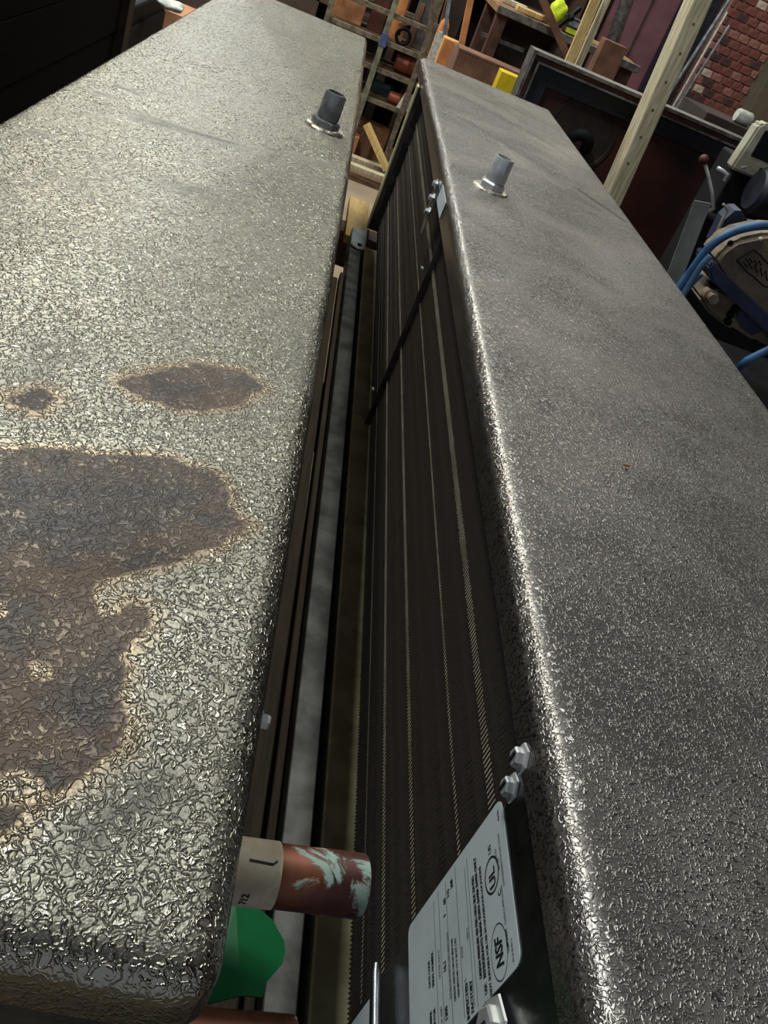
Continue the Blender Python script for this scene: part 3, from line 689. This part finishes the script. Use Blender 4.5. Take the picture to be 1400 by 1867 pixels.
q = at(1065, 35, TY + .15); t = thing('label_pack', 'yellow and grey striped packet beside the lime vest', 'packet', (q.x, TY + .2, zt + .017))
obj('body', bx(q.x - .08, q.x + .07, TY + .07, TY + .3, zt + .020, zt + .09, bev=.004), M_NAVY, t); obj('yellow_band', bx(q.x - .081, q.x + .071, TY + .0695, TY + .10, zt + .022, zt + .045), M_LIME, t); obj('grey_band', bx(q.x - .081, q.x + .071, TY + .069, TY + .09, zt + .055, zt + .080), M_PIPE, t)
q = at(1048, 18, TY + .05); bm = B(); beam(bm, (q.x - .05, TY + .05, zt + .02), (q.x + .03, TY + .09, zt + .14), .018, .018); lump(bm, (q.x, TY + .07, zt + .09), .02, .02, .02, 4); lone('hand_tool', bm, M_BLACK, 'dark hand tool leaning between the vest and packet', 'tool')
for k, (px, py, m) in enumerate(((962, 14, M_SPRUCE), (985, 12, M_CARDD), (945, 2, M_TIMBER))):
    q = at(px, py, TY + .2); lone('wood_scrap', bx(q.x - .07, q.x + .07, TY + .06 + k * .1, TY + .14 + k * .1, zt + .021, zt + .045, bev=.004), m, ['bright spruce scrap on the work table', 'brown wood scrap next to the lime vest', 'grey wood scrap at the left of the work table'][k], 'wood scrap', 'scraps on the work table')
# pale spruce stick standing before the table
p = at(1055, 112, TY - .25); q = at(1092, -15, TY - .25); bm = B(); beam(bm, (p.x - .02, p.y, 0), (q.x, q.y, q.z), .045, .03, (0, 1, 0)); lone('spruce_stick', bm, M_SPRUCE, 'pale split spruce stick leaning on the work table', 'stick')
p = at(1070, 90, TY - .2); q = at(1098, -10, TY - .2); bm = B(); beam(bm, (p.x, p.y, 0), (q.x + .03, q.y, q.z), .03, .03, (0, 1, 0)); lone('split_stick', bm, M_TIMBER, 'second greyer stick behind the pale spruce stick', 'stick')
q = at(1100, 75, TY); crate('brown_bundle', (q.x + .02, TY - .14), .12, .1, 0, q.z + .02, M_CARDD, 'brown wrapped bundle upright right of the sticks', 'bundle', None, flap=False)
# cardboard boxes under / before the table
zb = at(830, 100, 4.7).z
t = thing('long_carton', 'long brown cardboard carton with yellow tape behind the dusty unit', 'box', (.75, 4.75, 0))
obj('body', bx(at(835, 95, 4.6).x, at(965, 145, 4.6).x + .05, 4.6, 4.92, .45, at(835, 92, 4.6).z, bev=.004), M_CARDD, t)
obj('flap', bx(at(835, 95, 4.6).x, at(965, 145, 4.6).x + .05, 4.60, 4.78, at(835, 92, 4.6).z + .001, at(835, 92, 4.6).z + .012), M_CARDD, t)
obj('stand', bx(.55, .92, 4.62, 4.9, 0, .45), M_DARKWOOD, t)
q = at(926, 152, 4.2); lone('yellow_box', bx(q.x - .045, q.x + .05, 4.2, 4.3, 0, q.z + .035, bev=.003), M_YEL, 'bright yellow box peeking over the dusty unit', 'box')
q = at(818, 100, 5.0); crate('orange_carton', (q.x, 5.12), .085, .12, 0, at(818, 74, 5.0).z, M_CARDO, 'upright orange carton left of the long brown carton', 'box', None)
q = at(798, 75, 5.6); lone('white_card', bx(q.x - .02, q.x + .02, 5.6, 5.61, 0, q.z + .05), M_WHITE, 'upright white card behind the orange carton', 'card')
q = at(806, 60, 5.7); bm = B(); lump(bm, (q.x, 5.7, q.z), .035, .03, .07, 7, 3); box(bm, q.x - .03, q.x + .03, 5.66, 5.74, 0, q.z); lone('orange_bag', bm, M_CARDO, 'orange paper bag behind the white card', 'bag')
# brown beam posts and a white conduit left of the table
for k, (a, b_, Y, w, m, lb) in enumerate((((795, 0), (782, 95), 5.8, .05, M_RACK, 'grey brown steel post right of the rack'), ((822, 0), (797, 90), 5.95, .055, M_CARDD, 'brown wooden post behind the steel post'), ((820, -5), (808, 75), 5.3, .018, M_PIPE, 'thin pale conduit standing before the brown post'), ((859, -5), (833, 120), 4.97, .03, M_CARDO, 'thin orange brown post at the corner of the work table'))):
    p = at(*b_, Y); q = at(*a, Y); dd = (q - p) / (q.z - p.z); bm = B(); foot = p - dd * p.z; top = q + dd * .5
    beam(bm, foot, top, w, w, (0, 1, 0)); lone('post', bm, m, lb, 'post', 'posts beyond the units')
lone('dark_board', bx(.50, .60, 5.85, 5.9, 0, 1.9), M_DARKWALL, 'dark upright board behind the thin posts', 'board')
# back screen of dark storage behind the table
t = thing('dark_shelving', 'dark wooden shelving behind the work table', 'shelving', (1.0, 7.3, 0))
for zz in (.3, .75, 1.2, 1.65): obj('shelf', bx(-.3, 1.5, 7.1, 7.5, zz, zz + .03), M_DARKWALL, t)
for x in (-.3, .3, .9, 1.45): obj('upright', bx(x, x + .05, 7.1, 7.5, 0, 2.1), M_DARKWALL, t)
obj('back', bx(-.3, 1.5, 7.5, 7.52, 0, 2.1), M_DARKWALL, t)

# ------------------------------------------------------------ steel tray panel and timber post
BY = 3.10
x0 = at(975, 90, BY).x; zt = at(975, 90, BY).z; x1 = 1.48
t = thing('steel_panel', 'dark red brown steel tray panel with grey rim behind the dusty unit', 'panel', (1.0, BY, 0))
def rimset(dx0, w, y0, y1, m, nm):
    obj(nm, bx(x0 + dx0, x1 - dx0, y0, y1, zt - dx0 - w, zt - dx0), m, t)
    for a in (x0 + dx0, x1 - dx0 - w): obj(nm, bx(a, a + w, y0, y1, .02, zt - dx0 - w), m, t)
rimset(0, .010, BY - .004, BY + .10, M_RIM, 'outer_rim'); rimset(.010, .016, BY + .02, BY + .10, M_CARDD, 'inner_channel'); rimset(.026, .006, BY + .0, BY + .10, M_RIM, 'inner_rim')
rimset(.032, .055, BY + .03, BY + .10, M_NAVY, 'dark_border')
obj('sheet', bx(x0 + .08, x1 - .08, BY + .05, BY + .10, .02, zt - .08), M_RUST, t)
q = at(1085, 245, BY)
bm = B(); tube(bm, [(q.x - .035 + .035 * math.cos(a), BY + .03 - .03 * math.sin(a), q.z - .06 + .045 * math.sin(a)) for a in (PI * k_ / 10 for k_ in range(11))], .020, 12); obj('pipe_elbow', bm, M_BLACK, t, smooth='all')
obj('knockout', lathe(B(), (q.x - .03, BY + .05, q.z - .02), (0, -1, 0), [(0, .12), (.004, .118), (.004, .108), (.001, .105), (.001, 0)], 32), P('scorched_brown', (52, 36, 30), (36, 26, 22), .7), t)
PY = 2.9
p = at(1107, 347, PY); p2 = at(1128, 350, PY); q = at(1268, 0, PY); q2 = at(1299, 0, PY)
pc = Vector(((at(1122, 347, PY).x + p2.x + .012) / 2, PY + .05, p.z)); qc = Vector(((q.x + q2.x) / 2, PY + .05, q.z)); dd = (qc - pc) / (qc.z - pc.z)
t = thing('timber_post', 'pale weathered timber post with nail holes before the red brown panel', 'post', (pc.x, PY + .05, 0))
bm = B(); foot = pc - dd * pc.z; tp = qc + dd * 1.6
c = [(-.026, -.05), (.026, -.05), (.026, .05), (-.026, .05)]
prism(bm, [foot + Vector((a, b_, 0)) for a, b_ in c], tp - foot); bmesh.ops.bevel(bm, geom=bm.edges[:], offset=.003, segments=2, affect='EDGES'); obj('body', bm, M_TIMBER, t)
for (px, py) in ((1264, 44), (1240, 98), (1214, 150), (1190, 201), (1168, 250), (1145, 298)):
    q = at(px, py, PY); obj('nail_hole', lathe(B(), (q.x, PY + .001, q.z), (0, -1, 0), [(0, .0045), (.0016, .004), (.0016, 0)], 10), M_CARDD, t)

# ------------------------------------------------------------ far wall: door, pipes, brick
WY = 9.0
struct('door_1', bx(at(1130, 60, WY).x - .10, 2.78, WY + .25, WY + .30, 0, 3.0), M_DOOR)
dr = bpy.data.objects['door_1']
obj('door_edge', bx(at(1165, 60, WY + .25).x - .02, at(1165, 60, WY + .25).x + .0, WY + .235, WY + .25, 0, 3.0), M_DARKWALL, dr)
struct('wall_far', bx(-5, 1.95, WY + .3, WY + .5, 0, CEIL), M_DARKWALL)
bw = struct('wall_brick', bx(2.74, 3.10, WY + .32, WY + .5, 0, CEIL), M_MORTAR)
pw = struct('wall_pilaster', bx(3.10, 3.66, WY + .012, WY + .5, 0, CEIL), M_MORTAR)
struct('wall_olive', bx(3.66, 6, WY - .25, WY + .5, 0, CEIL), M_OLIVE)
def brick_mesh(w, h, dpt):
    bm = bx(-w / 2, w / 2, -dpt / 2, dpt / 2, -h / 2, h / 2, bev=.004); me = bpy.data.meshes.new('brick'); bm.to_mesh(me); bm.free(); return me
bms = {}
for (par, xa_, xb_, yf) in ((bw, 2.75, 3.10, WY + .315), (pw, 3.105, 3.655, WY + .008)):
    row = 0; z = .58
    while z < 2.25:
        x = xa_ - (.055 if row % 2 else 0)
        w = .102
        while x < xb_ - .02:
            a = max(x, xa_); b_ = min(x + w, xb_); ww = round(b_ - a, 3)
            if ww > .03:
                mi = random.choices((0, 1, 2, 3), (5, 2, 3, .4) if par is pw else (2, 7, 1, .1))[0]
                key = (ww, mi)
                if key not in bms:
                    bms[key] = brick_mesh(ww - .010, .060, .03); bms[key].materials.append(M_BRICK[mi])
                o = bpy.data.objects.new('brick', bms[key]); COL.objects.link(o); o.parent = par
                o.location = ((a + b_) / 2, yf + random.uniform(-.003, .003), z + .034)
            x += w + .006
        z += .071; row += 1
for k, (a, b_, Y, r, m, lb) in enumerate((((1332, -4), (1215, 178), 8.6, .017, M_PIPE, 'bluish grey conduit nearest the timber post'), ((1326, 22), (1235, 180), 8.5, .010, M_WHITE, 'pale thin rod in the middle of the leaning rods'), ((1330, 46), (1243, 182), 8.45, .012, M_PIPE, 'short grey rod nearest the brick wall'),
                                           ((1145, -5), (1098, 130), 8.2, .055, M_RIM, 'fat grey vent pipe left of the maroon door'))):
    p = at(*b_, Y); q = at(*a, Y); dd = (q - p) / (q.z - p.z); bm = B()
    tube(bm, [p - dd * p.z, p, q + (dd * .6 if k in (0, 3) else dd * 0)], r, 12); lone('pipe', bm, m, lb, 'pipe', 'pipes along the far wall', smooth=True)
lone('dark_rod_rack', bx(at(1300, 60, 8.9).x - .32, at(1300, 60, 8.9).x - .02, 9.05, 9.15, 0, 2.6), M_NAVY, 'dark backing board behind the leaning rods', 'board')
q = at(1352, 213, 4.5); lone('white_tin', lathe(B(), (q.x - .03, 4.5, q.z), (1, 0, 0), [(0, 0), (0, .028), (.01, .032), (.07, .032), (.08, .026), (.08, 0)], 18), M_WHITE, 'small white tin lying by the end of the panel rim', 'tin', smooth=True)
q = at(1352, 213, 4.5); lone('tool_stand', bx(q.x - .2, q.x + .5, 4.40, 4.8, 0, q.z - .032, bev=.004), M_DARKWALL, 'dark stand carrying the small white tin', 'stand')

# ------------------------------------------------------------ machines on the right
# dark machine with cream hood
MY = 2.42
a = at(1344, 300, MY); b_ = at(1366, 222, MY)
t = thing('grinder', 'dark navy grinding machine with cream hood and ball lever', 'machine', (1.25, MY + .2, 0))
hx0, hx1 = a.x - .01, a.x + .42; hz0, hz1 = a.z - .015, b_.z + .012
bm = B(); pr = [(hx0, MY, hz0), (hx1, MY, hz0), (hx1, MY, hz1), (hx0 + .020, MY, hz1), (hx0 + .008, MY, hz1 - .010)]
prism(bm, pr, (0, .05, 0)); bmesh.ops.bevel(bm, geom=bm.edges[:], offset=.006, segments=2, affect='EDGES'); hood = obj('hood', bm, M_CREAM, t)
obj('window', bx(hx0 + .030, hx1 - .02, MY - .002, MY + .004, hz0 + .046, hz1 - .014, bev=.002), M_BLACK, hood)
obj('slot', bx(hx0 + .07, hx1 - .03, MY - .0015, MY + .003, hz0 + .018, hz0 + .03), P('slot_brown', (72, 58, 50), (58, 46, 40), .7), hood)
obj('body', bx(hx0 + .015, hx1, MY + .012, MY + .16, .75, hz0 + .03, bev=.006), M_BLACK, t)
obj('pedestal', bx(hx0 + .05, hx1 - .05, MY + .02, MY + .15, 0, .75, bev=.01), M_BLACK, t)
p = at(1283, 291, MY - .05); q = at(1300, 395, MY - .05); m_ = at(1302, 350, MY - .05)
lv = obj('lever', tube(B(), [p, at(1291, 320, MY - .05), at(1298, 350, MY - .05), at(1301, 380, MY - .05), at(1294, 405, MY - .05) + Vector((0, .06, 0))], .0045, 10), M_STEEL, t, smooth='all')
bm = B(); r = bmesh.ops.create_uvsphere(bm, u_segments=16, v_segments=10, radius=.013); bmesh.ops.translate(bm, vec=p, verts=bm.verts[:]); obj('ball_knob', bm, M_RUST, lv, smooth='all')
obj('shaft', tube(B(), [at(1294, 405, MY - .05) + Vector((0, .06, 0)), at(1294, 405, MY - .05) + Vector((.16, .03, .0))], .016, 12), M_BLACK, t, smooth=True)
for (pts, r) in (([(1308, 306), (1318, 312), (1326, 318), (1320, 330)], .0055), ([(1350, 305), (1360, 303)], .006), ([(1365, 312), (1374, 308)], .005)):
    obj('clamp_handle', tube(B(), [at(px, py, MY + .005) for px, py in pts], r, 10), M_STEEL, t, smooth='all')
obj('motor', lathe(B(), at(1385, 350, MY - .06) + Vector((-.02, 0, 0)), (1, .0, .0), [(0, 0), (0, .05), (.012, .062), (.20, .062), (.22, .045), (.22, 0)], 28), M_NAVY, t, smooth=True)
# leaning grey strip
p = at(1281, 368, 2.30); q = at(1234, 492, 2.30); dd = (p - q) / (p.z - q.z); bm = B(); beam(bm, q - dd * q.z, p, .044, .004, (0, 1, 0)); lone('metal_strip', bm, M_GREYSHEET, 'grey sheet metal strip leaning beside the red brown panel', 'metal strip')
# blue bandsaw
SY = 1.72
t = thing('bandsaw', 'worn blue bandsaw head with curved guard beside the dusty unit', 'machine', (.98, SY + .1, 0))
def arc(pts, Y, n=6):
    P_ = [at(px, py, Y) for px, py in pts]; out = []
    for i in range(len(P_) - 1):
        a_, b2, c2, d2 = P_[max(i - 1, 0)], P_[i], P_[i + 1], P_[min(i + 2, len(P_) - 1)]
        for k_ in range(n):
            u = k_ / n; out.append(.5 * ((2 * b2) + (c2 - a_) * u + (2 * a_ - 5 * b2 + 4 * c2 - d2) * u * u + (3 * b2 - a_ - 3 * c2 + d2) * u ** 3))
    return out + [P_[-1]]
obj('curved_guard', tube(B(), arc([(1235, 530), (1262, 492), (1292, 452), (1325, 428), (1362, 415), (1405, 411), (1450, 418)], SY), .0085, 12), M_BLUE, t, smooth='all')
obj('guard_bar', tube(B(), arc([(1240, 545), (1262, 510), (1280, 482), (1295, 466)], SY - .01), .0065, 12), P('pale_blue_paint', (96, 128, 156), (74, 100, 126), .5), t, smooth='all')
obj('guard_bar', tube(B(), arc([(1252, 530), (1268, 512), (1280, 500)], SY + .01), .004, 10), M_BLUE, t, smooth='all')
# wheel cover: rounded casting
cv = [(1300, 480), (1318, 455), (1345, 437), (1400, 425), (1470, 430), (1500, 520), (1470, 620), (1415, 600), (1385, 572), (1350, 535), (1318, 510)]
bm = B(); prism(bm, [at(px, py, SY + .035) for px, py in cv], (0, .10, 0)); bmesh.ops.bevel(bm, geom=[e for e in bm.edges], offset=.010, segments=3, affect='EDGES')
cvo = obj('wheel_cover', bm, M_TANCAST, t, smooth=True)
cv2 = [(1292, 488), (1300, 476), (1322, 506), (1355, 532), (1392, 566), (1420, 590), (1470, 640), (1470, 690), (1402, 610), (1365, 575), (1322, 535), (1296, 512)]
bm = B(); prism(bm, [at(px, py, SY + .02) for px, py in cv2], (0, .10, 0)); bmesh.ops.bevel(bm, geom=[e for e in bm.edges], offset=.004, segments=2, affect='EDGES'); obj('cover_skirt', bm, M_NBLUE, t, smooth=True)
# raised emblem frame and worn script
bm = B(); Ye = SY + .0335
fr_ = [(1343, 474), (1360, 464), (1374, 456), (1385, 464), (1397, 478), (1430, 510), (1408, 526), (1393, 522), (1375, 506), (1362, 496), (1343, 474)]
tube(bm, [at(px, py, Ye) for px, py in fr_], .0014, 6)
em = obj('emblem_frame', bm, M_BLACK, cvo)
bm = B()
for pts in ([(1360, 472), (1364, 478), (1368, 472), (1371, 480), (1376, 474), (1379, 484), (1384, 476), (1388, 484)], [(1356, 478), (1362, 488), (1366, 480), (1371, 491), (1377, 484), (1380, 498), (1387, 489), (1389, 504), (1396, 494), (1398, 512), (1406, 502), (1410, 516)]):
    tube(bm, [at(px, py, Ye) for px, py in pts], .0011, 6)
obj('worn_script', bm, M_BLACK, cvo)
bm = B(); r = bmesh.ops.create_uvsphere(bm, u_segments=12, v_segments=8, radius=.0045); bmesh.ops.translate(bm, vec=at(1386, 436, Ye + .002), verts=bm.verts[:]); obj('rivet', bm, M_WHITE, cvo, smooth='all')
obj('bolt_hole', lathe(B(), at(1331, 443, SY + .034), (0, -1, 0), [(0, .006), (.003, .006), (.003, 0)], 12), M_BORE, cvo)
# gearbox below the cover
gb = [(1275, 545), (1295, 525), (1320, 530), (1345, 550), (1385, 585), (1420, 640), (1385, 625), (1370, 612), (1330, 600), (1290, 570)]
bm = B(); prism(bm, [at(px, py, SY + .05) for px, py in gb], (0, .14, 0)); bmesh.ops.bevel(bm, geom=[e for e in bm.edges], offset=.006, segments=2, affect='EDGES'); g_ = obj('gearbox', bm, M_TANCAST, t, smooth=True)
obj('shaft_end', lathe(B(), at(1292, 535, SY + .05), (-.2, -1, .1), [(0, 0), (0, .016), (.03, .015), (.034, .010), (.06, .010), (.06, 0)], 18), M_TANCAST, g_, smooth=True)
for (px, py) in ((1349, 552), (1339, 562), (1331, 572), (1326, 585)): obj('bolt', lathe(B(), at(px, py, SY + .05), (0, -1, 0), [(0, .008), (.008, .008), (.010, .005), (.010, 0)], 10), M_BLACK, g_)
gl = [(1350, 560), (1380, 575), (1395, 600), (1372, 612), (1352, 598), (1342, 580)]
bm = B(); prism(bm, [at(px, py, SY + .045) for px, py in gl], (0, .05, 0)); obj('gear_lobe', bm, M_NBLUE, g_)
obj('upper_arm', prism(B(), [at(px, py, SY + .16) for px, py in ((1300, 445), (1322, 400), (1340, 384), (1352, 384), (1368, 410), (1420, 420), (1420, 470), (1310, 470))], (0, .05, 0)), M_NBLUE, t)
obj('cable', tube(B(), arc([(1318, 372), (1326, 384), (1316, 402), (1300, 440)], SY + .14), .003, 8), M_CREAM, t, smooth='all')
obj('bed', bx(at(1300, 600, SY).x, at(1300, 600, SY).x + .7, SY - .1, SY + .35, .86, .93, bev=.006), M_BLACK, t)
obj('bed_rail', tube(B(), [at(1345, 672, SY - .12), at(1362, 657, SY - .12), at(1400, 638, SY - .12), at(1470, 600, SY - .12)], .008, 10), M_BLUE, t, smooth='all')
for x in (.93, 1.5):
    for yy in (SY - .05, SY + .3): obj('leg', bx(x - .025, x + .025, yy - .025, yy + .025, 0, .865), M_BLACK, t)
# orange fleck on the dusty pan
q = atz(1145, 843, -.3005); bm = B(); lump(bm, (q.x, q.y, ZC - .3035), .0032, .0018, .0012, 5, 2); lone('paint_fleck', bm, P('orange_fleck', (178, 96, 62), (150, 76, 50), .7), 'tiny orange fleck lying on the dusty pan', 'fleck')
